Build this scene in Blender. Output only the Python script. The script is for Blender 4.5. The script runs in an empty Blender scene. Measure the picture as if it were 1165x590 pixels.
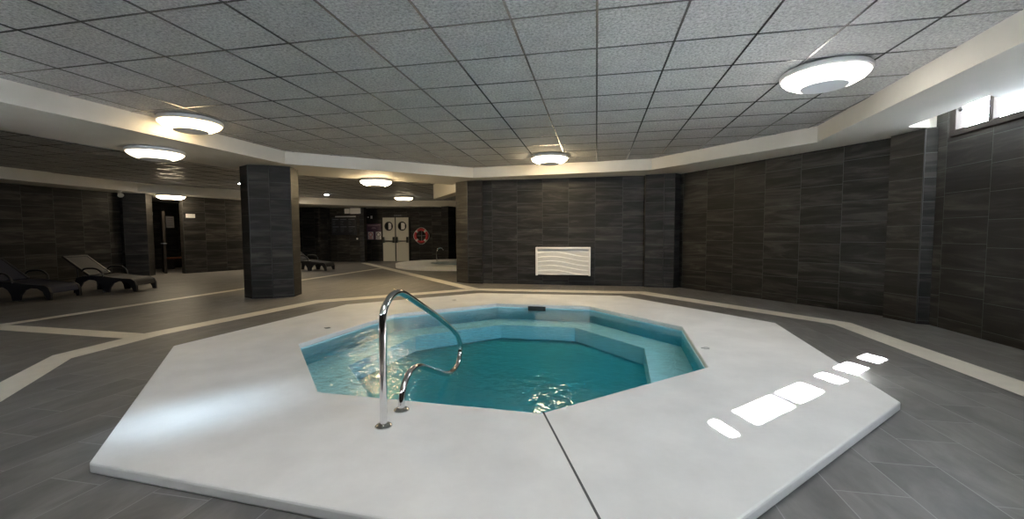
import bpy, bmesh, math, random
from mathutils import Vector, Matrix
random.seed(7)
sc = bpy.context.scene
COL = sc.collection
ZC, ZS, ZF = 2.903, 2.658, 2.60          # tiled ceiling, soffit underside, far soffit underside
TILE = 0.65                               # ceiling module; floor and wall slabs are half of it wide

# ------------------------------------------------------------------ materials
def new_mat(name):
    m = bpy.data.materials.new(name); m.use_nodes = True
    nt = m.node_tree; nt.nodes.clear()
    out = nt.nodes.new('ShaderNodeOutputMaterial')
    return m, nt, out
def N(nt, kind, **kw):
    n = nt.nodes.new(kind)
    for k, v in kw.items():
        if k in n.inputs: n.inputs[k].default_value = v
        else: setattr(n, k, v)
    return n
def L(nt, a, ao, b, bi): nt.links.new(a.outputs[ao], b.inputs[bi])
def rgba(c): return (c[0], c[1], c[2], 1.0)

def plain(name, col, rough=.5, metal=0., var=0., scale=8., bump=0., spec=.5):
    m, nt, out = new_mat(name)
    p = N(nt, 'ShaderNodeBsdfPrincipled'); p.inputs['Roughness'].default_value = rough
    p.inputs['Metallic'].default_value = metal; p.inputs['Specular IOR Level'].default_value = spec
    p.inputs['Base Color'].default_value = rgba(col)
    L(nt, p, 0, out, 0)
    if var or bump:
        g = N(nt, 'ShaderNodeNewGeometry')
        t = N(nt, 'ShaderNodeTexNoise', Scale=scale, Detail=6., Roughness=.6); L(nt, g, 'Position', t, 'Vector')
        if var:
            r = N(nt, 'ShaderNodeValToRGB')
            r.color_ramp.elements[0].position = .3; r.color_ramp.elements[1].position = .7
            r.color_ramp.elements[0].color = rgba([c*(1-var) for c in col]); r.color_ramp.elements[1].color = rgba([min(1, c*(1+var*.6)) for c in col])
            L(nt, t, 'Fac', r, 'Fac'); L(nt, r, 'Color', p, 'Base Color')
        if bump:
            b = N(nt, 'ShaderNodeBump', Strength=bump, Distance=.01); L(nt, t, 'Fac', b, 'Height'); L(nt, b, 'Normal', p, 'Normal')
    return m

def emit(name, col, s):
    m, nt, out = new_mat(name)
    e = N(nt, 'ShaderNodeEmission', Strength=s); e.inputs['Color'].default_value = rgba(col); L(nt, e, 0, out, 0)
    return m

def math_node(nt, op, a=None, b=None, va=None, vb=None):
    n = nt.nodes.new('ShaderNodeMath'); n.operation = op
    if a is not None: nt.links.new(a, n.inputs[0])
    elif va is not None: n.inputs[0].default_value = va
    if b is not None: nt.links.new(b, n.inputs[1])
    elif vb is not None: n.inputs[1].default_value = vb
    return n.outputs[0]

def slab_tile(name, cols, grout, src, loc, rotz, bw, rh, offset, rough, streak, mortar=.004, streak_axis_x=True, bump=.12, tonevar=.22, spec=.5):
    """dark wood-veined porcelain slabs: brick layout + veins stretched along the slab"""
    m, nt, out = new_mat(name)
    p = N(nt, 'ShaderNodeBsdfPrincipled'); p.inputs['Specular IOR Level'].default_value = spec; L(nt, p, 0, out, 0)
    if src == 'uv': s = N(nt, 'ShaderNodeUVMap'); so = 'UV'
    else: s = N(nt, 'ShaderNodeNewGeometry'); so = 'Position'
    mp = N(nt, 'ShaderNodeMapping'); L(nt, s, so, mp, 'Vector')
    mp.inputs['Location'].default_value = loc; mp.inputs['Rotation'].default_value = (0, 0, rotz)
    br = N(nt, 'ShaderNodeTexBrick', Scale=1.)
    br.inputs['Mortar Size'].default_value = mortar; br.inputs['Mortar Smooth'].default_value = .15
    br.inputs['Brick Width'].default_value = bw; br.inputs['Row Height'].default_value = rh
    br.offset = offset; br.offset_frequency = 2; br.squash = 1.
    br.inputs['Color1'].default_value = (0, 0, 0, 1); br.inputs['Color2'].default_value = (1, 1, 1, 1); br.inputs['Mortar'].default_value = (.5, .5, .5, 1)
    L(nt, mp, 'Vector', br, 'Vector')
    # per slab random shifts the veins
    ad = N(nt, 'ShaderNodeVectorMath', operation='MULTIPLY_ADD'); L(nt, br, 'Color', ad, 0); ad.inputs[1].default_value = (13, 29, 7); L(nt, mp, 'Vector', ad, 2)
    m2 = N(nt, 'ShaderNodeMapping'); L(nt, ad, 0, m2, 'Vector'); m2.inputs['Scale'].default_value = streak
    n1 = N(nt, 'ShaderNodeTexNoise', Scale=1., Detail=7., Roughness=.62, Distortion=.6); L(nt, m2, 'Vector', n1, 'Vector')
    r = N(nt, 'ShaderNodeValToRGB'); r.color_ramp.elements[0].position = .32; r.color_ramp.elements[1].position = .74
    r.color_ramp.elements[0].color = rgba(cols[0]); r.color_ramp.elements[1].color = rgba(cols[2])
    e = r.color_ramp.elements.new(.5); e.color = rgba(cols[1])
    L(nt, n1, 'Fac', r, 'Fac')
    # slab to slab tone
    tone = N(nt, 'ShaderNodeMapRange'); L(nt, br, 'Color', tone, 'Value'); tone.inputs['To Min'].default_value = 1-tonevar; tone.inputs['To Max'].default_value = 1+tonevar
    mul = N(nt, 'ShaderNodeVectorMath', operation='SCALE'); L(nt, r, 'Color', mul, 0); nt.links.new(tone.outputs[0], mul.inputs['Scale'])
    mx = N(nt, 'ShaderNodeMix', data_type='RGBA'); L(nt, br, 'Fac', mx, 'Factor')
    nt.links.new(mul.outputs[0], mx.inputs[6]); mx.inputs[7].default_value = rgba(grout)
    nt.links.new(mx.outputs[2], p.inputs['Base Color'])
    rr = N(nt, 'ShaderNodeMapRange'); L(nt, n1, 'Fac', rr, 'Value'); rr.inputs['To Min'].default_value = rough - .08; rr.inputs['To Max'].default_value = rough + .1
    nt.links.new(rr.outputs[0], p.inputs['Roughness'])
    h = math_node(nt, 'SUBTRACT', n1.outputs['Fac'], br.outputs['Fac'])
    b = N(nt, 'ShaderNodeBump', Strength=bump, Distance=.004); nt.links.new(h, b.inputs['Height']); L(nt, b, 'Normal', p, 'Normal')
    return m

M = {}
M['wall'] = slab_tile('dark_wall_slab', [(.0085, .0078, .0072), (.019, .0177, .0165), (.066, .060, .054)], (.075, .083, .08), 'uv', (.1, .03, 0), math.pi/2, .325, .65, .12, .50, (7, .9, 1), mortar=.0025, spec=.22)
M['pier'] = slab_tile('dark_pier_slab', [(.0085, .0078, .0072), (.019, .0177, .0165), (.066, .060, .054)], (.075, .083, .08), 'uv', (.05, 3.1, 0), math.pi/2, .325, 12., .0, .50, (7, .9, 1), mortar=.0025, spec=.22)
M['floor'] = slab_tile('grey_floor_slab', [(.10, .096, .093), (.148, .142, .138), (.22, .213, .206)], (.27, .265, .26), 'pos', (-.29, 1.14, 0), -math.pi/2, .65, .325, .5, .45, (2.2, 5, 1), mortar=.0028, bump=.10, tonevar=.09)
M['paint'] = plain('white_paint', (.66, .635, .585), .65, var=.03, scale=3)
M['deck'] = plain('white_deck_coating', (.78, .775, .76), .55, var=.10, scale=2.2, bump=.10, spec=.35)
M['joint'] = plain('dark_joint', (.10, .10, .10), .8)
M['strip'] = plain('cream_inlay', (.72, .68, .60), .4, var=.08, scale=6)
M['steel'] = plain('polished_steel', (.72, .72, .72), .10, metal=1.)
M['dull_steel'] = plain('dull_steel', (.5, .5, .5), .35, metal=1.)
M['white'] = plain('white_enamel', (.80, .79, .76), .35)
M['lampring'] = plain('lamp_ring', (.70, .69, .68), .45)
M['lampcap'] = plain('lamp_cap', (.75, .78, .85), .35)
M['basin'] = plain('pool_lining', (.54, .85, .94), .5, var=.06, scale=5)
M['bench'] = plain('pool_bench', (.48, .78, .86), .5, var=.06, scale=5)
M['black'] = plain('black_plastic', (.012, .012, .012), .45)
M['slot'] = plain('skimmer_dark', (.015, .02, .022), .6)
M['resin'] = plain('charcoal_resin', (.010, .010, .012), .42)
M['sling'] = plain('navy_sling', (.012, .014, .032), .6)
M['greysling'] = plain('charcoal_sling', (.014, .014, .015), .6)
M['door'] = plain('cream_door', (.62, .60, .52), .5)
M['brown'] = plain('dark_brown_frame', (.022, .018, .016), .7, spec=.1)
M['grey'] = plain('grey_metal', (.42, .42, .42), .45)
M['red'] = plain('red_buoy', (.55, .05, .06), .5)
M['rope'] = plain('white_rope', (.7, .68, .65), .8)
M['purple'] = plain('purple_poster', (.10, .055, .09), .5)
M['paper'] = plain('white_print', (.75, .72, .70), .6)
M['pinkish'] = plain('faded_print', (.45, .30, .33), .6)
M['board'] = plain('dark_board', (.010, .012, .018), .35)
M['ink'] = plain('board_lines', (.16, .17, .20), .6)
M['wood'] = plain('red_brown_wood', (.30, .10, .05), .5, var=.2, scale=12)
M['ledspot'] = emit('led_white', (.85, .93, 1.0), 60.)

# ceiling tiles: grey fissured mineral fibre
def ceiling_mat():
    m, nt, out = new_mat('mineral_ceiling_tile')
    p = N(nt, 'ShaderNodeBsdfPrincipled', Roughness=.9); p.inputs['Specular IOR Level'].default_value = .15; L(nt, p, 0, out, 0)
    g = N(nt, 'ShaderNodeNewGeometry')
    n1 = N(nt, 'ShaderNodeTexNoise', Scale=42., Detail=5., Roughness=.75); L(nt, g, 'Position', n1, 'Vector')
    n2 = N(nt, 'ShaderNodeTexNoise', Scale=4., Detail=3.); L(nt, g, 'Position', n2, 'Vector')
    r = N(nt, 'ShaderNodeValToRGB'); r.color_ramp.elements[0].position = .34; r.color_ramp.elements[1].position = .62
    r.color_ramp.elements[0].color = (.22, .22, .222, 1); r.color_ramp.elements[1].color = (.52, .52, .52, 1)
    L(nt, n1, 'Fac', r, 'Fac')
    mr = N(nt, 'ShaderNodeMapRange'); L(nt, n2, 'Fac', mr, 'Value'); mr.inputs['To Min'].default_value = .82; mr.inputs['To Max'].default_value = 1.15
    s = N(nt, 'ShaderNodeVectorMath', operation='SCALE'); L(nt, r, 'Color', s, 0); nt.links.new(mr.outputs[0], s.inputs['Scale'])
    nt.links.new(s.outputs[0], p.inputs['Base Color'])
    b = N(nt, 'ShaderNodeBump', Strength=.35, Distance=.004); L(nt, n1, 'Fac', b, 'Height'); L(nt, b, 'Normal', p, 'Normal')
    return m
M['ceil'] = ceiling_mat()
M['bar'] = plain('ceiling_tee_bar', (.30, .30, .305), .2, metal=.8)

def water_mat(name, top, ripple=1., scale=12.):
    m, nt, out = new_mat(name)
    tr = N(nt, 'ShaderNodeBsdfTransparent'); tr.inputs['Color'].default_value = (.97, 1, 1, 1)
    if top:
        gl = N(nt, 'ShaderNodeBsdfGlossy', Roughness=.015)
        fr = N(nt, 'ShaderNodeLayerWeight', Blend=.5)
        g = N(nt, 'ShaderNodeNewGeometry')
        n1 = N(nt, 'ShaderNodeTexNoise', Scale=scale, Detail=2., Roughness=.5, Distortion=.4); L(nt, g, 'Position', n1, 'Vector')
        sx = N(nt, 'ShaderNodeSeparateXYZ'); L(nt, g, 'Position', sx, 0)
        n2 = N(nt, 'ShaderNodeTexNoise', Scale=1.3, Detail=2.); L(nt, g, 'Position', n2, 'Vector')
        xa = math_node(nt, 'MULTIPLY_ADD', n2.outputs['Fac'], vb=1.6); xa.node.inputs[2].default_value = -.8
        xs = math_node(nt, 'ADD', sx.outputs['X'], xa)
        a = N(nt, 'ShaderNodeMapRange', interpolation_type='SMOOTHSTEP'); nt.links.new(xs, a.inputs['Value']); a.inputs['From Min'].default_value = -.6; a.inputs['From Max'].default_value = -2.0; a.inputs['To Min'].default_value = .085; a.inputs['To Max'].default_value = .36
        h = math_node(nt, 'MULTIPLY', n1.outputs['Fac'], a.outputs[0])
        b = N(nt, 'ShaderNodeBump', Strength=ripple, Distance=.055); nt.links.new(h, b.inputs['Height'])
        L(nt, b, 'Normal', gl, 'Normal'); L(nt, b, 'Normal', fr, 'Normal')
        q = math_node(nt, 'POWER', fr.outputs['Facing'], vb=5.); q = math_node(nt, 'MULTIPLY', q, vb=.97); q = math_node(nt, 'ADD', q, vb=.025)
        mx = N(nt, 'ShaderNodeMixShader'); nt.links.new(q, mx.inputs[0]); L(nt, tr, 0, mx, 1); L(nt, gl, 0, mx, 2); L(nt, mx, 0, out, 0)
    else: L(nt, tr, 0, out, 0)
    v = N(nt, 'ShaderNodeVolumeAbsorption', Density=.46); v.inputs['Color'].default_value = (.22, .86, .94, 1); L(nt, v, 0, out, 'Volume')
    return m
M['water'] = water_mat('pool_water_surface', True)
M['waterside'] = water_mat('pool_water_body', False)
def glass_mat():
    m, nt, out = new_mat('window_glass')
    tr = N(nt, 'ShaderNodeBsdfTransparent'); gl = N(nt, 'ShaderNodeBsdfGlossy', Roughness=.02)
    mx = N(nt, 'ShaderNodeMixShader'); mx.inputs[0].default_value = .06; L(nt, tr, 0, mx, 1); L(nt, gl, 0, mx, 2); L(nt, mx, 0, out, 0)
    return m
M['glass'] = glass_mat()
M['portglass'] = plain('porthole_glass', (.02, .02, .02), .05)
M['warm'] = emit('lamp_warm', (1.0, .78, .46), 34.)
M['warmdim'] = emit('lamp_warm_dim', (1.0, .74, .40), 6.)
M['far'] = emit('lamp_far', (1.0, .82, .55), 9.)
M['strong'] = emit('lamp_strong', (1.0, .76, .42), 58.)
M['faint'] = emit('lamp_faint', (1.0, .86, .62), 3.)
M['strong_door'] = emit('lamp_over_doorway', (1.0, .82, .56), 24.)
M['door_lamp'] = emit('lamp_doorway', (1.0, .80, .52), 40.)
M['neutral'] = emit('lamp_neutral', (1.0, .94, .84), 10.)
M['cool'] = emit('lamp_cool', (1.0, .96, .90), 15.)

# ------------------------------------------------------------------ mesh builder
class MB:
    def __init__(s): s.v = []; s.f = []; s.m = []; s.cur = 0
    def add(s, vs, fs):
        o = len(s.v); s.v += [tuple(x) for x in vs]; s.f += [tuple(i+o for i in f) for f in fs]; s.m += [s.cur]*len(fs); return s
    def box(s, a, b):
        x0, y0, z0 = a; x1, y1, z1 = b
        return s.add([(x0,y0,z0),(x1,y0,z0),(x1,y1,z0),(x0,y1,z0),(x0,y0,z1),(x1,y0,z1),(x1,y1,z1),(x0,y1,z1)],
                     [(3,2,1,0),(4,5,6,7),(0,1,5,4),(1,2,6,5),(2,3,7,6),(3,0,4,7)])
    def obox(s, c, ax, ay, az):
        c = Vector(c); ax, ay, az = Vector(ax), Vector(ay), Vector(az)
        v = [c+sx*ax+sy*ay+sz*az for sz in (-1,1) for sx, sy in ((-1,-1),(1,-1),(1,1),(-1,1))]
        return s.add(v, [(3,2,1,0),(4,5,6,7),(0,1,5,4),(1,2,6,5),(2,3,7,6),(3,0,4,7)])
    def seg_wall(s, A, B, z0, z1, t):
        """upright slab from A to B; thickness t to the right of A->B (the room is on the left)"""
        A = Vector(A); B = Vector(B); d = (B-A).normalized(); n = Vector((d.y, -d.x))*t
        P = [A, B, B+n, A+n]
        return s.prism([(p.x, p.y) for p in P], z0, z1)
    def prism(s, poly, z0, z1, hole=None):
        """polygon (with one hole) extruded from z0 to z1"""
        bm = bmesh.new(); es = []
        for lp in [poly] + ([hole] if hole else []):
            vs = [bm.verts.new((p[0], p[1], 0)) for p in lp]
            es += [bm.edges.new((vs[i], vs[(i+1) % len(vs)])) for i in range(len(vs))]
        bmesh.ops.triangle_fill(bm, use_beauty=True, use_dissolve=False, edges=es)
        bm.verts.index_update(); n = len(bm.verts); vv = [v.co.copy() for v in bm.verts]
        tris = []
        for f in bm.faces:
            ix = [v.index for v in f.verts]
            a, b, c = (vv[i] for i in ix[:3])
            if (b-a).cross(c-a).z < 0: ix.reverse()
            tris.append(ix)
        edir = set()
        for t in tris:
            for i in range(len(t)): edir.add((t[i], t[(i+1) % len(t)]))
        border = [e for e in edir if (e[1], e[0]) not in edir]
        bm.free()
        fs = [tuple(i+n for i in t) for t in tris] + [tuple(reversed(t)) for t in tris]
        fs += [(a, b, b+n, a+n) for a, b in border]
        return s.add([(p.x, p.y, z0) for p in vv] + [(p.x, p.y, z1) for p in vv], fs)
    def tube(s, pts, r, k=12, closed=False):
        pts = [Vector(p) for p in pts]; n = len(pts); vs = []; up = None
        for i, p in enumerate(pts):
            if closed: d = pts[(i+1) % n]-pts[i-1]
            else: d = pts[min(i+1, n-1)]-pts[max(i-1, 0)]
            d.normalize()
            if up is None:
                up = Vector((0,0,1)) if abs(d.z) < .9 else Vector((1,0,0))
            a = d.cross(up).normalized(); up = a.cross(d).normalized()
            rr = r[i] if isinstance(r, (list, tuple)) else r
            vs += [p+(a*math.cos(2*math.pi*j/k)+up*math.sin(2*math.pi*j/k))*rr for j in range(k)]
        fs = []
        for i in range(n if closed else n-1):
            q = (i+1) % n
            fs += [(i*k+j, i*k+(j+1) % k, q*k+(j+1) % k, q*k+j) for j in range(k)]
        if not closed: fs += [tuple(reversed(range(k))), tuple(range((n-1)*k, n*k))]
        return s.add(vs, fs)
    def lathe(s, prof, c=(0,0,0), k=48):
        cx, cy, cz = c; vs = []; n = len(prof)
        for r, z in prof: vs += [(cx+r*math.cos(2*math.pi*j/k), cy+r*math.sin(2*math.pi*j/k), cz+z) for j in range(k)]
        fs = [(i*k+j, i*k+(j+1) % k, (i+1)*k+(j+1) % k, (i+1)*k+j) for i in range(n-1) for j in range(k)]
        if prof[0][0] > 1e-4 and True: fs.append(tuple(reversed(range(k))))
        if prof[-1][0] > 1e-4: fs.append(tuple(range((n-1)*k, n*k)))
        return s.add(vs, fs)
    def build(s, name, mat, parent=None, smooth=False, bevel=0., recalc=True):
        me = bpy.data.meshes.new(name); me.from_pydata(s.v, [], s.f)
        mats = mat if isinstance(mat, (list, tuple)) else [mat]
        for mm in mats: me.materials.append(mm)
        for p, mi in zip(me.polygons, s.m): p.material_index = mi
        if recalc:
            bm = bmesh.new(); bm.from_mesh(me); bmesh.ops.recalc_face_normals(bm, faces=bm.faces); bm.to_mesh(me); bm.free()
        uv = me.uv_layers.new(name='UVMap')
        for p in me.polygons:
            n = p.normal
            t = Vector((-n.y, n.x, 0))
            if t.length > 1e-5: t.normalize()
            for li in p.loop_indices:
                co = me.vertices[me.loops[li].vertex_index].co
                uv.data[li].uv = (co.x, co.y) if abs(n.z) > .7 else (co.dot(t), co.z)
            p.use_smooth = bool(smooth)
        o = bpy.data.objects.new(name, me); COL.objects.link(o)
        if smooth:
            md = o.modifiers.new('angle', 'EDGE_SPLIT'); md.split_angle = math.radians(40)
        if bevel:
            bv = o.modifiers.new('bevel', 'BEVEL'); bv.width = bevel; bv.segments = 2; bv.limit_method = 'ANGLE'
        if parent: o.parent = parent
        return o

def tag(o, label=None, cat=None, group=None, kind=None):
    if label: o['label'] = label
    if cat: o['category'] = cat
    if group: o['group'] = group
    if kind: o['kind'] = kind
    return o
def struct(o): o['kind'] = 'structure'; return o
def empty(name, loc, rz=0., label=None, cat=None, group=None):
    o = bpy.data.objects.new(name, None); o.location = loc; o.rotation_euler = (0, 0, rz); COL.objects.link(o); o.empty_display_size = .1
    return tag(o, label, cat, group)
def children(o): return [c for c in COL.objects if c.parent == o]
def dup(o, loc=None, rz=None, parent=None):
    c = o.copy(); COL.objects.link(c)
    if parent is not None: c.parent = parent
    if loc is not None: c.location = loc
    if rz is not None: c.rotation_euler = (0, 0, rz)
    for ch in children(o): dup(ch, parent=c)
    return c
def smooth_path(pts, n=8):
    """Catmull-Rom through pts"""
    P = [Vector(p) for p in pts]; P = [P[0]*2-P[1]] + P + [P[-1]*2-P[-2]]; out = []
    for i in range(1, len(P)-2):
        for k in range(n):
            t = k/n; a, b, c, d = P[i-1:i+3]
            out.append(.5*((2*b)+(c-a)*t+(2*a-5*b+4*c-d)*t*t+(3*b-a-3*c+d)*t**3))
    out.append(P[-2]); return out

# ------------------------------------------------------------------ plan data (metres; camera stands over the origin)
POOL = [(-3.21,4.01),(-2.07,2.78),(-.35,2.72),(.99,3.97),(1.09,5.69),(-.10,7.06),(-1.70,7.07),(-3.01,5.83)]
DECK = [(-2.61,1.66),(.25,1.48),(2.11,3.37),(2.36,6.14),(.47,8.41),(-2.37,8.32),(-4.26,6.53),(-4.51,3.69)]
def inset(poly, d):
    n = len(poly); cx = sum(p[0] for p in poly)/n; cy = sum(p[1] for p in poly)/n; out = []
    for i in range(n):
        a, b, c = Vector(poly[i-1]), Vector(poly[i]), Vector(poly[(i+1) % n])
        def nrm(p, q):
            t = (q-p).normalized(); m = Vector((-t.y, t.x)); return m if m.dot(Vector((cx, cy))-p) > 0 else -m
        n1, n2 = nrm(a, b), nrm(b, c); m = (n1+n2).normalized()
        out.append(tuple(b+m*(d/max(.3, m.dot(n1)))))
    return out
def circle(c, r, k=64): return [(c[0]+r*math.cos(2*math.pi*i/k), c[1]+r*math.sin(2*math.pi*i/k)) for i in range(k)]
SP = (-5.6, 16.4)                                                 # small round pool
def ellipse(c, a, b, k=48): return [(c[0]+a*math.cos(2*math.pi*i/k), c[1]+b*math.sin(2*math.pi*i/k)) for i in range(k)]

# ------------------------------------------------------------------ setting: floor
FLOOR = [(-18.5,-1.6),(5.2,-1.6),(5.2,20.2),(-18.5,20.2)]
hole1 = inset(POOL, -.10)
b = MB()
# two rectangles so that each has one hole
b.prism([(-18.5,-1.6),(5.2,-1.6),(5.2,11.5),(-18.5,11.5)], -.12, 0, hole1)
b.prism([(-18.5,11.5),(5.2,11.5),(5.2,20.2),(-18.5,20.2)], -.12, 0, circle(SP, 1.5, 48))
struct(b.build('floor', M['floor']))

# cream inlay lines let into the floor
def strip(name, outer, inner, closed=False):
    b = MB(); n = len(outer)
    for i in range(n if closed else n-1):
        j = (i+1) % n
        b.prism([outer[i], outer[j], inner[j], inner[i]], -.02, .0015)
    return struct(b.build(name, M['strip']))
SO = [(3.52,3.60),(3.50,6.63),(1.06,9.55),(-2.83,9.47),(-5.36,7.20),(-5.72,4.30),(-5.62,3.32),(-3.3,.55),(1.2,.55)]
SI = [(3.20,3.72),(3.22,6.47),(.90,9.16),(-2.72,9.12),(-5.08,6.95),(-5.42,4.32),(-5.30,3.28),(-3.15,.85),(1.05,.85)]
strip('trim_1', SO, SI, True)
def line(name, A, B, w):
    A, B = Vector(A), Vector(B); d = (B-A).normalized(); n = Vector((-d.y, d.x))*w/2
    b = MB(); b.prism([tuple(A-n), tuple(B-n), tuple(B+n), tuple(A+n)], -.02, .0015); return struct(b.build(name, M['strip']))
line('trim_2', (-8.32,4.20), (-8.20,14.95), .20)
line('trim_3', (-8.41,4.27), (-5.66,4.18), .26)
line('trim_4', (-2.80,9.35), (-10.6,17.75), .30)

# ------------------------------------------------------------------ ceiling and its grid
CEIL_IN = [(-6.12,2.9),(-5.97,7.25),(-2.97,9.98),(1.17,9.68),(3.33,7.36),(3.1,3.9),(3.05,2.7),(.9,.35),(-3.2,.3)]
b = MB()
b.prism([(-18.5,-1.6),(.9,-1.6),(4.4,1.95),(4.4,5.2),(3.85,5.2),(3.85,6.9),(4.6,6.9),(4.6,20.2),(-18.5,20.2)], ZC, ZC+.08)
ceiling = struct(b.build('ceiling', M['ceil']))
g = MB(); gx0, gy0 = -.006, 3.261
for i in range(-28, 6):
    x = gx0+i*TILE
    g.box((x-.009, max(-1.5, x-2.4), ZC-.006), (x+.009, 20.1, ZC+.002))
for j in range(-7, 26):
    y = gy0+j*TILE
    g.box((-18.4, y-.008, ZC-.0045), (3.5 if y > 2 else min(3.5, y+2.4), y+.008, ZC+.002))
tag(g.build('ceiling_grid', M['bar'], ceiling), 'dark metal tee bars between the grey ceiling tiles')

# ring soffit round the main pool (with the light notch by the right-hand window)
SOFF_OUT = [(4.5,2.0),(4.5,5.64),(3.98,5.30),(4.05,6.58),(4.5,6.735),(4.62,6.9),(1.75,10.72),(-3.0,10.75),(-3.75,11.35),(-4.0,11.15),(-7.42,8.0),(-7.66,5.6),(-7.72,2.5),(-7.72,-1.3),(1.05,-1.3)]
b = MB(); b.prism(SOFF_OUT, ZS, 2.96, CEIL_IN)
struct(b.build('trim_5', M['paint']))
# soffit along the lounge and the far walls
FAR_IN = [(-13.35,-1.3),(-13.6,7.31),(-13.75,10.4),(-12.5,13.0),(-12.2,15.6),(-11.7,16.2),(-9.5,18.0),(-6.6,19.0),(-3.2,19.6)]
b = MB(); b.prism(FAR_IN + [(-3.2,20.1),(-18.3,20.1),(-18.3,-1.3)], 2.62, 2.95)
struct(b.build('trim_6', M['paint']))
# bulkhead that runs back from the pillar at the end of the rear wall
b = MB(); b.prism([(-3.74,10.95),(-3.5,11.15),(-4.95,13.1),(-5.2,12.95)], 2.43, 2.90)
struct(b.build('trim_7', M['paint']))

# light shaft above the notch
b = MB()
b.prism([(4.05,6.58),(4.5,6.735),(4.5,6.80),(4.03,6.66)], 2.90, 3.35)
b.prism([(3.98,5.30),(4.05,6.58),(4.03,6.66),(3.90,6.6),(3.90,5.22)], 2.90, 3.35)
b.prism([(3.98,5.30),(4.5,5.64),(4.5,5.5),(3.90,5.18)], 2.90, 3.35)
b.box((3.88,5.15,3.30), (4.72,6.85,3.38))
struct(b.build('trim_8', M['paint']))

# ------------------------------------------------------------------ walls
def wall(name, A, B, z0=0., z1=2.66, t=.25, mat='wall'):
    b = MB(); b.seg_wall(A, B, z0, z1, t); return struct(b.build(name, M[mat]))
# right wall with a high window
b = MB()
b.seg_wall((4.46,2.2), (4.46,6.9), 0, 2.49, .25)
b.seg_wall((4.46,2.2), (4.46,5.30), 2.49, 3.35, .12)
b.seg_wall((4.46,6.47), (4.46,6.9), 2.49, 3.35, .12)
b.seg_wall((4.46,5.30), (4.46,6.47), 3.12, 3.35, .12)
struct(b.build('wall_right', M['wall']))
wall('wall_rear_right', (4.60,6.83), (1.78,10.65))
wall('wall_rear', (1.85,10.52), (-3.0,10.52))
# tiled piers (octagonal pillar, wall-end pier, two wall piers)
def pier(name, poly, z1=2.66):
    b = MB(); b.prism(poly, 0, z1); return struct(b.build(name, M['pier']))
pier('trim_9', [(-7.08,7.31),(-6.75,7.16),(-6.39,7.30),(-6.11,7.55),(-6.26,7.97),(-6.61,8.14),(-6.97,8.0),(-7.25,7.72)])
pier('trim_10', [(-3.68,10.73),(-3.27,10.45),(-2.88,10.44),(-2.86,10.9),(-3.45,11.3)])
pier('trim_11', [(1.13,10.56),(1.13,10.40),(1.54,10.32),(1.77,10.28),(1.95,10.5)])
pier('trim_12', [(4.20,7.17),(4.335,6.715),(4.475,6.67),(4.6,6.8),(4.5,7.3)])
def seam(name, edges, mat='black'):
    b = MB()
    for x, y in edges: b.tube([(x, y, .0), (x, y, ZS)], .009, 6)
    return struct(b.build(name, M[mat]))
# edge trims of the octagonal pillar (black corner profiles)
seam('trim_13', [(-6.75,7.16),(-6.39,7.30),(-6.11,7.55)])
seam('trim_14', [(-3.27,10.45)]); seam('trim_15', [(4.335,6.715)]); seam('trim_16', [(1.13,10.40),(1.54,10.32)])
# space behind the rear wall and the nook of the small pool
wall('wall_nook_right', (-3.1,10.9), (-3.1,20.0), 0, 2.93)
wall('wall_far', (-3.0,19.25), (-11.7,19.25), 0, 2.66)
b = MB(); b.prism([(-7.15,19.3),(-7.15,18.75),(-6.75,18.55),(-6.6,19.3)], 0, 2.62); struct(b.build('trim_17', M['wall']))
wall('wall_far_panel', (-10.95,18.4), (-12.95,18.4), 0, 2.66)
wall('wall_far_return', (-11.53,19.4), (-10.95,18.4), 0, 2.66, .2)
wall('wall_far_left', (-12.9,17.6), (-16.5,17.6), 0, 2.66)
wall('wall_corridor', (-12.75,18.6), (-12.75,17.6), 0, 2.66, .2)
wall('wall_lounge_lit', (-12.35,15.6), (-13.72,11.77), 0, 2.66)
wall('wall_lounge', (-14.55,10.5), (-14.9,-1.3), 0, 2.66)
pier('trim_18', [(-14.36,10.40),(-13.98,10.80),(-14.25,11.2),(-14.7,10.95)])
wall('wall_side_room', (-16.9,16.0), (-16.9,10.0), 0, 2.66)
wall('wall_side_room_near', (-16.9,10.2), (-14.4,10.75), 0, 2.66)
wall('wall_side_room_far', (-13.0,15.2), (-16.9,15.2), 0, 2.66)
wall('wall_corridor_end', (-16.4,18.0), (-16.4,15.0), 0, 2.66)
b = MB()
b.seg_wall((-15.1,-1.25), (-4.95,-1.25), 0, 2.95, .25); b.seg_wall((-4.95,-1.25), (-4.05,-1.25), 0, 2.25, .25); b.seg_wall((-4.05,-1.25), (1.1,-1.25), 0, 2.95, .25)
b.seg_wall((-4.95,-1.25), (-4.05,-1.25), 2.63, 2.95, .25); struct(b.build('wall_front', M['wall']))
win3 = struct(empty('window_3', (-4.5,-1.3,2.25)))  # unseen window, put in for the soft beam on the left deck
b = MB(); b.box((-.45,-.03,0), (.45,.03,.03)); b.box((-.45,-.03,.35), (.45,.03,.38)); b.box((-.45,-.03,.03), (-.41,.03,.35)); b.box((.41,-.03,.03), (.45,.03,.35)); b.build('window_frame', M['brown'], win3)
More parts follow.
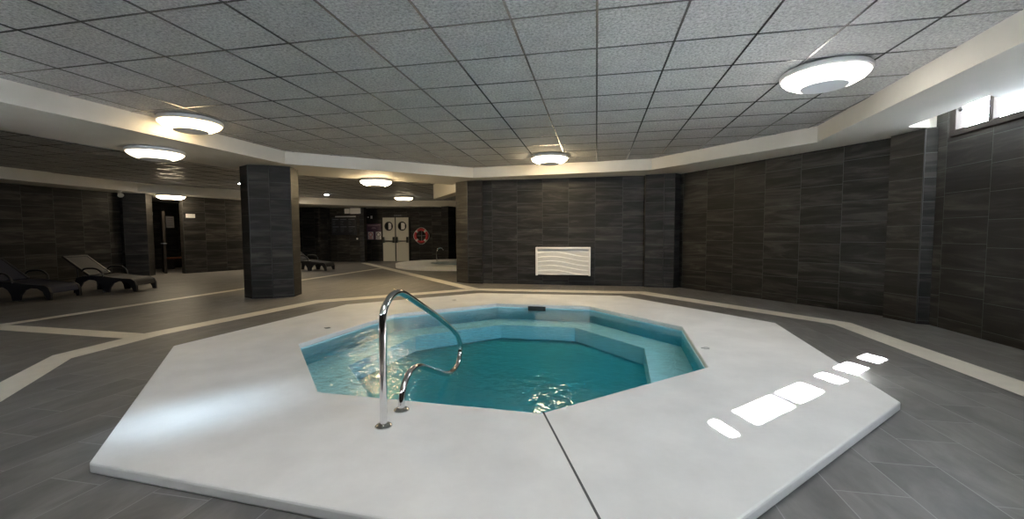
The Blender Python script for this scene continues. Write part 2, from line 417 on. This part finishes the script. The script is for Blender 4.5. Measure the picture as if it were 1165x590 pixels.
# front-right wall with the band of high windows the sun comes through
A = Vector((1.0,-1.25)); B = Vector((4.52,2.27)); D2 = (B-A).normalized(); NO = Vector((D2.y, -D2.x))
s0 = A.dot(Vector((.70711,.70711)))
def S(s): return A + D2*(s-s0)
SHIFT = -1.27
PANES = [(2.42,2.54),(2.72,3.26),(3.30,3.74),(3.98,4.18),(4.36,4.92),(5.12,5.42)]
PANES = [(a+SHIFT, c+SHIFT) for a, c in PANES]
b = MB()
b.seg_wall(A, B, 0, 2.40, .12); b.seg_wall(A, B, 2.62, 2.95, .12)
prev = s0
for a, c in PANES:
    b.seg_wall(S(prev), S(a), 2.40, 2.62, .12); prev = c
b.seg_wall(S(prev), B, 2.40, 2.62, .12)
struct(b.build('wall_front_right', M['wall']))
# unseen eave slab, added outside the right-hand window to block direct sun
b = MB(); b.box((4.58,4.2,3.14), (4.98,7.2,3.22)); struct(b.build('sun_blocker', M['paint']))

# right-hand window
win = struct(empty('window_1', (4.46,5.95,2.49)))
def wbox(name, a, c, mat):
    b = MB(); b.box([a[0]-4.46, a[1]-5.95, a[2]-2.49], [c[0]-4.46, c[1]-5.95, c[2]-2.49]); return b.build(name, M[mat], win)
b = MB()
for a, c in (((4.42,5.30,2.47),(4.52,6.45,2.545)), ((4.42,6.36,2.545),(4.52,6.45,3.12)), ((4.42,5.30,3.06),(4.52,6.36,3.12))):
    b.box([a[0]-4.46, a[1]-5.95, a[2]-2.49], [c[0]-4.46, c[1]-5.95, c[2]-2.49])
b.build('window_frame', M['brown'], win, bevel=.006)
b = MB()
for a, c in (((4.50,6.46,2.54),(4.60,6.472,3.12)),((4.50,5.29,2.54),(4.60,5.302,3.12)),((4.50,5.3,2.50),(4.72,6.46,2.52))):
    b.box([a[0]-4.46, a[1]-5.95, a[2]-2.49], [c[0]-4.46, c[1]-5.95, c[2]-2.49])
b.build('reveal', M['white'], win)
wbox('mullion', (4.435,5.865,2.545), (4.50,5.925,3.06), 'brown')
wbox('pane', (4.47,5.30,2.545), (4.476,6.36,3.06), 'glass')
b = MB(); b.tube([(.0,.38,.42),(-.05,.355,.38),(-.065,.33,.32),(-.06,.305,.275),(-.05,.29,.255)], [.008,.010,.018,.03,.016], 10); b.build('window_handle', M['black'], win, smooth=True)
win2 = struct(empty('window_2', (S(2.6).x, S(2.6).y, 2.40)))
b = MB()
for a, c in PANES:
    for ss in (a, c):
        p = S(ss)+NO*.06-S(2.6); b.obox((p.x, p.y, .11), D2.to_3d()*.008, NO.to_3d()*.02, (0,0,.11))
b.build('window_frame', M['brown'], win2)

# ------------------------------------------------------------------ main pool
pool = empty('octagonal_pool', (-1.1,5.1,0), 0, 'octagonal sunken pool with a wide white deck in the middle of the room', 'pool')
def loc(poly, c=(-1.1,5.1)): return [(p[0]-c[0], p[1]-c[1]) for p in poly]
b = MB(); b.prism(loc(DECK), 0, .06, loc(POOL)); dk = b.build('deck', M['deck'], pool, bevel=.012)
tag(dk, 'wide white octagonal pool surround')
b = MB(); b.prism(loc(inset(POOL,-.10)), -.60, -.001, loc(POOL)); b.prism(loc(inset(POOL,-.10)), -.62, -.43)
b.build('basin', M['basin'], pool)
bi = inset(POOL, .47)
b = MB(); b.prism(loc(inset(POOL,.001)), -.43, -.205, loc(bi)); b.build('bench', M['bench'], pool, bevel=.01)
b = MB(); b.box((-1.14+1.1, 7.035-5.1, -.045), (-.84+1.1, 7.068-5.1, .03)); sk = b.build('skimmer', M['slot'], pool, bevel=.006)
tag(sk, 'dark skimmer slot at the waterline')
A3, B3 = Vector((-.34,2.73)), Vector((.10,1.50)); d = (B3-A3).normalized(); n = Vector((-d.y, d.x))*.006
b = MB(); b.prism([tuple(q-Vector((-1.1,5.1))) for q in (A3-n, B3-n, B3+n, A3+n)], .05, .0615); b.build('expansion_joint', M['joint'], pool)
for x, y in ((-3.39,4.78),(1.13,4.62),(-2.55,7.3)):
    b = MB(); b.tube([(x+1.1+.028*math.cos(t*math.pi/6), y-5.1+.028*math.sin(t*math.pi/6), .062) for t in range(12)], .006, 6, True)
    b.box((x+1.1-.05, y-5.1-.008, .06), (x+1.1-.02, y-5.1+.008, .066)); b.build('cover_anchor', M['dull_steel'], pool)
# water
b = MB(); b.prism(inset(POOL,.003), -.425, -.015)
for i, f in enumerate(b.f):
    zs = [b.v[k][2] for k in f]
    b.m[i] = 0 if min(zs) > -.1 else 1
tag(b.build('pool_water', [M['water'], M['waterside']]), 'clear teal water filling the octagonal pool', 'water', None, 'stuff')

# chromed rail
rail = empty('pool_handrail', (-1.287,2.33,.06), 0, 'polished steel handrail arching from the white deck over the teal water', 'handrail')
prof = [(2.333,.06),(2.338,.3),(2.343,.52),(2.348,.70),(2.372,.785),(2.44,.845),(2.54,.868),(2.65,.845),(2.80,.78),(2.95,.712),(3.30,.55),(3.63,.375),(3.775,.27),(3.835,.15),(3.76,.03),(3.62,-.0),(3.44,.03),(3.18,.14),(2.95,.245),(2.82,.282),(2.70,.275),(2.62,.21),(2.582,.13),(2.576,.06)]
b = MB(); b.tube(smooth_path([(0, y-2.33, z-.06) for y, z in prof], 6), .0225, 20); b.build('rail', M['steel'], rail, smooth=True)
for y in (2.333, 2.576):
    b = MB(); b.lathe([(.052,0),(.052,.008),(.040,.018),(.024,.022)], (0, y-2.33, 0), 32); b.build('base_flange', M['steel'], rail, smooth=True)

# ------------------------------------------------------------------ small round pool at the back
sp = empty('round_pool', (SP[0],SP[1],0), 0, 'small round pool with a raised white rim behind the far pillar', 'pool')
b = MB(); b.prism([(x-SP[0], y-SP[1]) for x, y in circle(SP, 2.44, 96)], 0, .16, ellipse((.35,-.1), 1.35, 1.35, 64)); b.build('deck', M['deck'], sp, bevel=.02)
b = MB(); b.prism([(x, y) for x, y in circle((0,0), 1.5, 48)], -.7, -.6); b.prism(circle((0,0), 1.5, 48), -.65, -.001, circle((0,0), 1.42, 48)); b.build('basin', M['basin'], sp)
b = MB(); b.prism([(x, y) for x, y in circle((SP[0],SP[1]), 1.40, 48)], -.59, .02)
for i, f in enumerate(b.f):
    b.m[i] = 0 if min(b.v[k][2] for k in f) > 0 else 1
tag(b.build('pool_water', [M['water'], M['waterside']]), 'dark water in the small round pool at the back', 'water', None, 'stuff')
r2 = empty('pool_handrail', (-6.22,15.75,.16), .5, 'thin steel handrail standing on the rim of the small round pool', 'handrail')
b = MB(); b.tube(smooth_path([(0,0,0),(0,0,.35),(.02,0,.52),(.09,0,.60),(.20,0,.60),(.27,0,.52)], 6), .022, 10); b.build('rail', M['steel'], r2, smooth=True)
b = MB(); b.lathe([(.05,0),(.05,.01),(.024,.02)], (0,0,0), 20); b.build('base_flange', M['steel'], r2, smooth=True)

# ------------------------------------------------------------------ ceiling lamps
def make_lamp(mat, R=.39):
    root = empty('ceiling_lamp', (0,0,0))
    k = R/.39
    b = MB(); b.lathe([(.30*k,0),(.375*k,-.004),(.39*k,-.02),(.39*k,-.05),(.375*k,-.062),(.34*k,-.066)], k=56); b.build('base_ring', M['lampring'], root, smooth=True)
    b = MB(); b.lathe([(.372*k,-.062),(.366*k,-.075),(.335*k,-.105),(.27*k,-.14),(.205*k,-.16)], k=56); b.build('diffuser', mat, root, smooth=True)
    b = MB(); b.lathe([(.207*k,-.158),(.205*k,-.166),(.15*k,-.175),(.0001,-.178)], k=56); b.build('end_cap', M['lampcap'], root, smooth=True)
    return root
LG = 'round bowl ceiling lamps'
lamps = [((2.26,4.90,ZC-.006), 'neutral', 'large round lamp on the tiled ceiling at the right, above the right pool edge'),
         ((-5.64,5.02,ZC-.006), 'warmdim', 'warm round lamp on the tiled ceiling beside the left white beam'),
         ((-7.02,5.62,ZS), 'faint', 'round lamp under the left white beam, near the dark lounge'),
         ((-5.42,9.72,ZS), 'strong', 'warm round lamp under the white beam between the two pillars'),
         ((-.97,8.85,ZC-.006), 'warm', 'warm round lamp above the white wall heater, close to the rear beam'),
         ((-7.95,16.5,ZC-.006), 'far', 'small distant lamp in front of the double doors'),
         ((-13.60,11.30,2.62), 'strong_door', 'round lamp over the dark doorway at the back of the lounge'),
         ((-12.2,14.4,2.62), 'door_lamp', 'round lamp behind the octagonal pillar, beside the lamp-lit lounge wall'),
         ((-1.0,.95,ZC-.006), 'cool', 'round lamp on the tiled ceiling over the front edge of the pool deck')]
for p, mk, lb in lamps:
    r = make_lamp(M[mk]); r.location = p; tag(r, lb, 'lamp', LG)

# ------------------------------------------------------------------ wall heater
ht = empty('wall_heater', (-.8075,10.52,.25), 0, 'white wall heater with a wave pattern front hung low on the rear wall', 'heater')
W2, HH, DP = .6725, .70, .20
b = MB(); b.box((-W2+.02,-DP+.03,.03), (W2-.02,0,HH-.01)); b.build('casing', M['white'], ht)
b = MB()
b.box((-W2,-DP,0), (-W2+.045,0,HH)); b.box((W2-.045,-DP,0), (W2,0,HH)); b.box((-W2+.045,-DP,HH-.045), (W2-.045,0,HH)); b.build('edge_frame', M['white'], ht, bevel=.008)
b = MB(); nx, nz = 90, 110; x0, x1, z0, z1 = -W2+.046, W2-.046, .02, HH-.10
vs = []
for j in range(nz+1):
    for i in range(nx+1):
        u = i/nx; z = z0+(z1-z0)*j/nz
        w = z - .048*math.cos(2*math.pi*(u-.30)*.72) + .03*u
        ph = (w/.112) % 1.0
        vs.append((x0+(x1-x0)*u, -DP+.035-.03*(ph**.7 if ph < .80 else (1-ph)/.20), z))
b.add(vs, [(j*(nx+1)+i, j*(nx+1)+i+1, (j+1)*(nx+1)+i+1, (j+1)*(nx+1)+i) for j in range(nz) for i in range(nx)])
b.build('wave_panel', M['white'], ht, smooth=False, recalc=False)
b = MB(); b.box((-W2+.046,-DP+.012,HH-.085), (W2-.046,-DP+.03,HH-.058)); tag(b.build('air_slot', M['dull_steel'], ht), 'narrow grey outlet slot')

# ------------------------------------------------------------------ loungers
def make_lounger(seatmat):
    root = empty('sun_lounger', (0,0,0))
    prof = [(0,0),(0,.15),(.05,.25),(.15,.30),(.35,.31),(.6,.335),(.85,.37),(1.1,.385),(1.35,.37),(1.5,.34),(1.56,.2),(1.58,0),
            (1.45,0),(1.42,.12),(1.34,.23),(1.2,.29),(1.06,.28),(.95,.22),(.88,.12),(.85,0),(.70,0),(.67,.10),(.58,.20),(.45,.245),(.3,.235),(.18,.17),(.11,.06),(.09,0)]
    for sgn in (-1, 1):
        y0, y1 = (.29, .345) if sgn > 0 else (-.345, -.29)
        b = MB(); n = len(prof)
        b.add([(x, y0, z) for x, z in prof]+[(x, y1, z) for x, z in prof], [tuple(range(n)), tuple(range(2*n-1, n-1, -1))]+[(i, (i+1) % n, (i+1) % n+n, i+n) for i in range(n)])
        b.build('side_frame', M['resin'], root, bevel=.01)
    top = smooth_path([(.02,0,.16),(.06,0,.25),(.16,0,.295),(.35,0,.305),(.6,0,.33),(.85,0,.365),(1.1,0,.378),(1.22,0,.37)], 5)
    b = MB(); vs = []
    for p in top:
        vs += [(p.x,-.289,p.z),(p.x,.289,p.z),(p.x,.289,p.z-.025),(p.x,-.289,p.z-.025)]
    n = len(top); fs = []
    for i in range(n-1):
        o = 4*i; fs += [(o,o+4,o+5,o+1),(o+1,o+5,o+6,o+2),(o+2,o+6,o+7,o+3),(o+3,o+7,o+4,o)]
    fs += [(0,1,2,3),(4*n-1,4*n-2,4*n-3,4*n-4)]
    b.add(vs, fs); b.build('seat', seatmat, root)
    # reclined back: frame and sling
    h, t = Vector((1.20,0,.385)), Vector((1.80,0,.80)); d = (t-h); nn = Vector((-d.z,0,d.x)).normalized()
    b = MB()
    for s in (-1,1): b.obox((h+t)/2+Vector((0,s*.30,0)), d*.5, (0,.028,0), nn*.022)
    b.obox(t, d.normalized()*.03, (0,.33,0), nn*.022); br = b.build('back_frame', M['resin'], root, bevel=.008)
    b = MB(); b.obox((h+t)/2, d*.49, (0,.272,0), nn*.012); b.build('backrest', seatmat, root)
    for s in (-1,1):
        b = MB(); b.tube([(1.55,s*.25,.62),(1.52,s*.25,.2),(1.50,s*.25,.02)], .014, 8); b.build('back_strut', M['resin'], root)
    for s in (-1,1):
        b = MB(); b.tube(smooth_path([(.80,s*.36,.36),(.84,s*.37,.46),(.95,s*.37,.535),(1.1,s*.37,.55),(1.25,s*.37,.54),(1.33,s*.36,.48)], 5), .022, 10); b.build('armrest', M['resin'], root, smooth=True)
    return root
def place_lounger(proto, foot, ang, label):
    proto.location = (foot[0], foot[1], 0); proto.rotation_euler = (0,0,ang); proto.scale = (.80, 1, 1); tag(proto, label, 'sun lounger', 'dark loungers in the lounge'); return proto
lg = make_lounger(M['greysling'])
place_lounger(lg, (-10.42,7.98), math.radians(200), 'charcoal sun lounger with raised back, the right one of the pair in the dark lounge')
lg2 = make_lounger(M['sling'])
place_lounger(lg2, (-10.72,6.63), math.radians(198), 'navy blue sun lounger at the left edge of the photo, nearest the camera')
lg3 = dup(lg); place_lounger(lg3, (-9.60,13.80), math.radians(190), 'dark sun lounger half hidden behind the octagonal pillar, far back')

# ------------------------------------------------------------------ double doors
dr = struct(empty('door_1', (-9.70,19.25,0)))
def leaf(x0, x1, name='leaf'):
    cx = (x0+x1)/2
    b = MB(); k = 32
    # leaf with a round opening
    ring = [(cx+.20*math.cos(2*math.pi*i/k), 1.73+.20*math.sin(2*math.pi*i/k)) for i in range(k)]
    b2 = MB(); b2.prism([(x0,.01),(x1,.01),(x1,2.15),(x0,2.15)], -.05, 0, ring)
    b.add([(x, -.055+zz*1.0, y) for x, y, zz in b2.v], b2.f)
    lf = b.build(name, M['door'], dr)
    b = MB(); b.tube([(cx+.20*math.cos(2*math.pi*i/k), -.105, 1.73+.20*math.sin(2*math.pi*i/k)) for i in range(k)], .026, 8, True); b.build('porthole_rim', M['black'], lf, smooth=True)
    b = MB(); b.add([(cx+.20*math.cos(2*math.pi*i/k), -.075, 1.73+.20*math.sin(2*math.pi*i/k)) for i in range(k)], [tuple(range(k))])
    b.build('porthole_glass', M['portglass'], lf)
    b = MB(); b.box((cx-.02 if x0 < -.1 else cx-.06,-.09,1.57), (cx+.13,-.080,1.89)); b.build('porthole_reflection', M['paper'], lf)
    b = MB(); b.tube([(x0+.06,-.17,1.0),(x1-.06,-.17,1.0)], .022, 8); b.build('push_bar', M['black'], lf)
    for xx in (x0+.05, x1-.05):
        b = MB(); b.box((xx-.035,-.20,.92), (xx+.035,-.10,1.20)); b.build('latch_box', M['black'], lf, bevel=.006)
leaf(-.67,-.035); leaf(.035,.69)
b = MB(); b.box((-.72,-.09,0), (-.67,.0,2.2)); b.box((.69,-.09,0), (.74,.0,2.2)); b.box((-.67,-.09,2.15), (.69,.0,2.2)); b.box((-.035,-.07,0), (.035,0,2.15)); b.build('door_frame', M['black'], dr)

# ------------------------------------------------------------------ things on the far walls
lb = empty('lifebuoy', (-8.36,19.25,1.25), 0, 'red and white lifebuoy hanging on the dark wall right of the double doors', 'lifebuoy')
def arc(r, a0, a1, k, y=-.07): return [(r*math.cos(a0+(a1-a0)*i/k), y, r*math.sin(a0+(a1-a0)*i/k)) for i in range(k+1)]
b = MB(); b.tube(arc(.30,0,2*math.pi,47)[:-1], .062, 12, True); b.build('ring', M['red'], lb, smooth=True)
for i in range(4):
    a = math.pi/4+i*math.pi/2
    b = MB(); b.tube(arc(.30,a-.16,a+.16,6), .066, 12); b.build('white_band', M['paper'], lb, smooth=True)
b = MB(); b.tube([(.385*math.cos(t*math.pi/24)*(1+.05*math.cos(4*t*math.pi/24)), -.06, .385*math.sin(t*math.pi/24)*(1+.05*math.cos(4*t*math.pi/24))) for t in range(48)], .013, 6, True); b.build('grab_rope', M['rope'], lb)
b = MB(); b.tube([(-.3,-.04,.0),(.3,-.04,.02)], .012, 6); b.tube([(0,-.04,-.3),(.02,-.04,.3)], .012, 6); b.tube([(-.02,-.12,.3),(0,0,.33)], .014, 6); b.build('hook', M['dull_steel'], lb)

po = empty('safety_poster', (-10.90,19.25,1.06), 0, 'dark purple safety notice with two white pictogram panels left of the doors', 'poster')
b = MB(); b.box((-.39,-.015,0), (.38,0,.80)); b.build('panel', M['purple'], po)
b = MB()
for z, x0, x1 in ((.73,-.33,.33),(.685,-.33,.2),(.60,-.1,.08),(.56,-.14,.12)): b.box((x0,-.018,z), (x1,-.014,z+.022))
b.build('text_lines', M['pinkish'], po)
for x in (-.32,.10):
    b = MB(); b.box((x,-.02,.03), (x+.28,-.014,.40)); s_ = b.build('pictogram_panel', M['paper'], po)
    b = MB(); k = 20
    b.tube([(x+.14+.09*math.cos(2*math.pi*i/k), -.022, .26+.09*math.sin(2*math.pi*i/k)) for i in range(k)], .016, 6, True)
    b.box((x+.04,-.024,.06), (x+.24,-.019,.09)); b.box((x+.04,-.024,.11), (x+.2,-.019,.13)); b.build('pictogram', M['red'] if x < 0 else M['black'], s_)
o = empty('small_wall_sign', (-11.12,19.25,2.10), 0, 'tiny pale sign high on the dark wall above the purple notice', 'sign')
b = MB(); b.box((-.15,-.012,0), (.17,0,.18)); b.build('plate', M['brown'], o)
b = MB(); b.box((.05,-.016,.02), (.15,-.011,.16)); b.build('marking', M['paper'], o)
b = MB(); b.box((-.12,-.016,.06), (-.05,-.011,.12)); b.build('marking', M['paper'], o)
o = empty('exit_sign', (-9.60,19.25,2.215), 0, 'narrow dark sign strip above the double doors', 'sign')
b = MB(); b.box((-.22,-.03,0), (.22,0,.085)); b.build('housing', M['board'], o)
for x in (-.17,-.07,.03,.12):
    b = MB(); b.box((x,-.033,.025), (x+.06,-.029,.06)); b.build('lettering', M['ink'], o)
nb = empty('notice_board', (-12.0,18.395,1.31), 0, 'black notice board with faint printed rows on the far tiled wall', 'board')
b = MB(); b.box((-.66,-.03,0), (.67,0,.84)); b.build('panel', M['board'], nb, bevel=.006)
b = MB(); b.box((-.45,-.035,.86), (.64,0,.91)); b.build('header_strip', M['grey'], nb)
b = MB()
for r_ in range(2):
    for x in (-.6,-.18,.26):
        b.box((x,-.033,.74-.36*r_), (x+.33,-.029,.765-.36*r_))
        for q in range(4): b.box((x,-.032,.66-.36*r_-.055*q), (x+.12+.1*random.random(),-.029,.668-.36*r_-.055*q))
b.build('printed_rows', M['ink'], nb)
o = empty('emergency_light', (-11.34,18.4,2.32), 0, 'white rectangular box high on the wall, under the far beam', 'emergency light')
b = MB(); b.box((-.28,-.10,0), (.28,0,.27)); b.build('body', M['white'], o, bevel=.02)
b = MB(); b.box((-.24,-.112,.03), (.24,-.099,.24)); b.build('lens', M['paper'], o, bevel=.01)
o = empty('junction_box', (-11.80,18.4,2.34), 0, 'small white square box left of the emergency light', 'box')
b = MB(); b.box((-.125,-.07,0), (.125,0,.23)); b.build('body', M['white'], o, bevel=.015)
b = MB(); b.box((-.09,-.078,.03), (.09,-.069,.2)); b.build('cover', M['paper'], o, bevel=.006)
o = empty('wall_sensor', (-11.29,18.4,1.10), 0, 'tiny white knob on the tiled wall below the notice board', 'switch')
b = MB(); b.box((-.07,-.03,-.06), (.07,0,.08)); b.build('plate', M['black'], o, bevel=.008)
b = MB(); b.lathe([(.0001,0),(.035,.0),(.045,.02),(.0001,.04)], (0,0,0), 16)
b.v = [(x, -.03-z, y+.02) for x, y, z in b.v]; b.build('knob', M['paper'], o, smooth=True)

# doorway of the side room in the lounge
d2 = struct(empty('door_2', (-14.80,11.95,0)))
b = MB(); b.obox((0,0,1.06), (.42,-.30,0), (.02,.03,0), (0,0,1.06)); b.build('leaf', M['brown'], d2, bevel=.004)
b = MB(); b.obox((.43,-.33,1.03), (.012,.01,0), (.05,.05,0), (0,0,.012)); b.build('door_handle', M['dull_steel'], d2)
LT = (Vector((-12.35,15.6))-Vector((-13.72,11.77))).normalized(); LN = Vector((LT.y, -LT.x))
def on_lit(name, s, z0, z1, w, dpt, label, cat, mat):
    p = Vector((-13.72,11.77))+LT*s
    o = empty(name, (p.x, p.y, z0), 0, label, cat)
    b = MB(); b.obox((LN.x*dpt/2, LN.y*dpt/2, (z1-z0)/2), LT.to_3d()*w/2, LN.to_3d()*dpt/2, (0,0,(z1-z0)/2)); b.build('plate', M[mat], o, bevel=.003)
    return o
o = on_lit('door_sign', .22, 1.90, 2.03, .27, .014, 'small white name plate on the lamp-lit wall beside the dark doorway', 'sign', 'paper')
for q in (-.05,.01):
    b = MB(); b.obox((LN.x*.016, LN.y*.016, .05-q), LT.to_3d()*.09, LN.to_3d()*.002, (0,0,.006)); b.build('lettering', M['grey'], o)
o = empty('paper_notice', (-16.9,13.95,1.62), 0, 'pale printed notice on the wall inside the dark side room', 'poster')
b = MB(); b.box((0,-.16,0), (.012,.16,.46)); b.build('sheet', M['paper'], o)
b = MB()
for q in range(5): b.box((.012,-.12,.08+.07*q), (.015,.10,.10+.07*q))
b.build('printed_lines', M['pinkish'], o)
o = empty('light_switch', (-16.9,13.22,2.10), 0, 'small square white plate on the side room wall, left of the paper notice', 'switch')
b = MB(); b.box((0,-.06,0), (.014,.06,.12)); b.build('plate', M['paper'], o, bevel=.004)
b = MB(); b.box((.014,-.035,.03), (.022,.035,.09)); b.build('rocker', M['white'], o, bevel=.003)
o = empty('wooden_bench', (-16.3,13.9,0), 0, 'reddish wooden bench seen through the dark doorway', 'bench')
b = MB(); b.box((-.2,-.6,.40), (.2,.7,.45)); b.build('seat', M['wood'], o, bevel=.008)
for y in (-.5,.6):
    b = MB(); b.box((-.17,y-.03,0), (.17,y+.03,.40)); b.build('leg', M['black'], o)

# small fittings under the beams
def spot(p, label, tilt):
    o = empty('spotlight', p, 0, label, 'spotlight', 'small white spotlights of the lounge')
    b = MB(); b.lathe([(.0001,0),(.05,0),(.05,-.02),(.0001,-.022)], (0,0,0), 20); b.build('base_plate', M['white'], o, smooth=True)
    b = MB(); b.tube([(0,0,-.02),(0,0,-.05)], .014, 8); b.build('stem', M['white'], o)
    b = MB(); t = Vector(tilt).normalized(); b.tube([Vector((0,0,-.08))-t*.07, Vector((0,0,-.08))+t*.02, Vector((0,0,-.08))+t*.09], [.035,.05,.075], 16); b.build('head', M['white'], o, smooth=True)
spot((-13.72,7.25,2.62), 'small white spotlight under the lounge beam at the left edge of the photo', (.8,-.3,-.6))
spot((-13.95,10.05,2.62), 'small white spotlight under the lounge beam beside the narrow tiled pier', (.8,-.3,-.6))
def led(p, label, r=.05):
    o = empty('downlight', p, 0, label, 'downlight', 'small bright white downlights')
    b = MB(); b.lathe([(.0001,0),(r+.02,0),(r+.02,-.012),(r,-.014),(r,-.004),(.0001,-.004)], (0,0,0), 24); b.build('bezel', M['white'], o, smooth=True)
    b = MB(); b.lathe([(.0001,-.03),(r*.75,-.025),(r*.95,-.006),(.0001,-.0045)], (0,0,0), 24); b.build('lens', M['ledspot'], o, smooth=True)
led((-10.48,14.95,ZC-.006), 'bright white downlight on the dark ceiling right of the octagonal pillar', .085)
led((-10.83,11.18,ZC-.006), 'bright white downlight on the dark ceiling at the left edge of the octagonal pillar', .045)

# ------------------------------------------------------------------ daylight
w = bpy.data.worlds.new('World'); sc.world = w; w.use_nodes = True
bg = w.node_tree.nodes['Background']; bg.inputs[0].default_value = (.80, .90, 1.0, 1); bg.inputs[1].default_value = 70.0
sun = bpy.data.lights.new('Sun', 'SUN'); sun.energy = 1050.; sun.angle = math.radians(.6); sun.color = (.92, .96, 1.0)
so = bpy.data.objects.new('sun', sun); COL.objects.link(so)
sd = Vector((-1.28, 3.08, -2.5)).normalized(); so.rotation_euler = sd.to_track_quat('-Z', 'Y').to_euler(); so.location = (8,-8,8)
def portal(name, c, t, n, w_, h_):
    l = bpy.data.lights.new(name, 'AREA'); l.shape = 'RECTANGLE'; l.size = w_; l.size_y = h_; l.cycles.is_portal = True
    o = bpy.data.objects.new(name, l); COL.objects.link(o)
    n = Vector(n).normalized(); t = Vector(t).normalized(); z = -n; y = z.cross(t)
    o.matrix_world = Matrix(((t.x, y.x, z.x, c[0]), (t.y, y.y, z.y, c[1]), (t.z, y.z, z.z, c[2]), (0,0,0,1)))
portal('window_light', (4.75,5.95,2.8), (0,1,0), (-1,0,0), 1.05, .66)
c = S(2.67)+NO*.14; portal('window_light', (c.x, c.y, 2.51), (D2.x, D2.y, 0), (-NO.x, -NO.y, 0), 3.1, .26)

l = bpy.data.lights.new('daylight_shaft_lamp', 'AREA'); l.shape = 'RECTANGLE'; l.size = .55; l.size_y = .25; l.energy = .85; l.color = (.60, .81, 1.0); l.spread = math.radians(9)  # added narrow area lamp, throws the soft bluish beam onto the deck
o = bpy.data.objects.new('daylight_shaft_lamp', l); COL.objects.link(o); o.location = (-4.56,-1.36,2.47); o.rotation_euler = (Vector((-2.62,2.25,.06))-o.location).to_track_quat('-Z', 'Y').to_euler()

# ------------------------------------------------------------------ camera
F, YAW, PITCH, ROLL = 477., -.1985, .0568, -.0045
cy, sy, cp, sp_ = math.cos(YAW), math.sin(YAW), math.cos(PITCH), math.sin(PITCH)
f = Vector((sy*cp, cy*cp, -sp_)); r = Vector((cy, -sy, 0)); u = r.cross(f)
cr, sr = math.cos(ROLL), math.sin(ROLL); R_ = r*cr+u*sr; U_ = u*cr-r*sr
cam = bpy.data.cameras.new('Camera'); cam.sensor_fit = 'HORIZONTAL'; cam.sensor_width = 36.; cam.lens = F/1165*36.; cam.clip_start = .02
co = bpy.data.objects.new('Camera', cam); COL.objects.link(co)
co.matrix_world = Matrix(((R_.x, U_.x, -f.x, 0), (R_.y, U_.y, -f.y, 0), (R_.z, U_.z, -f.z, 1.24), (0,0,0,1)))
sc.camera = co

vs_ = sc.view_settings; vs_.view_transform = 'Standard'; vs_.look = 'None'; vs_.gamma = 1.; vs_.use_curve_mapping = False; vs_.exposure = .75
sc.cycles.use_denoising = True
sc.cycles.max_bounces = 10; sc.cycles.diffuse_bounces = 6; sc.cycles.glossy_bounces = 5; sc.cycles.transparent_max_bounces = 12
sc.cycles.sample_clamp_indirect = 40.
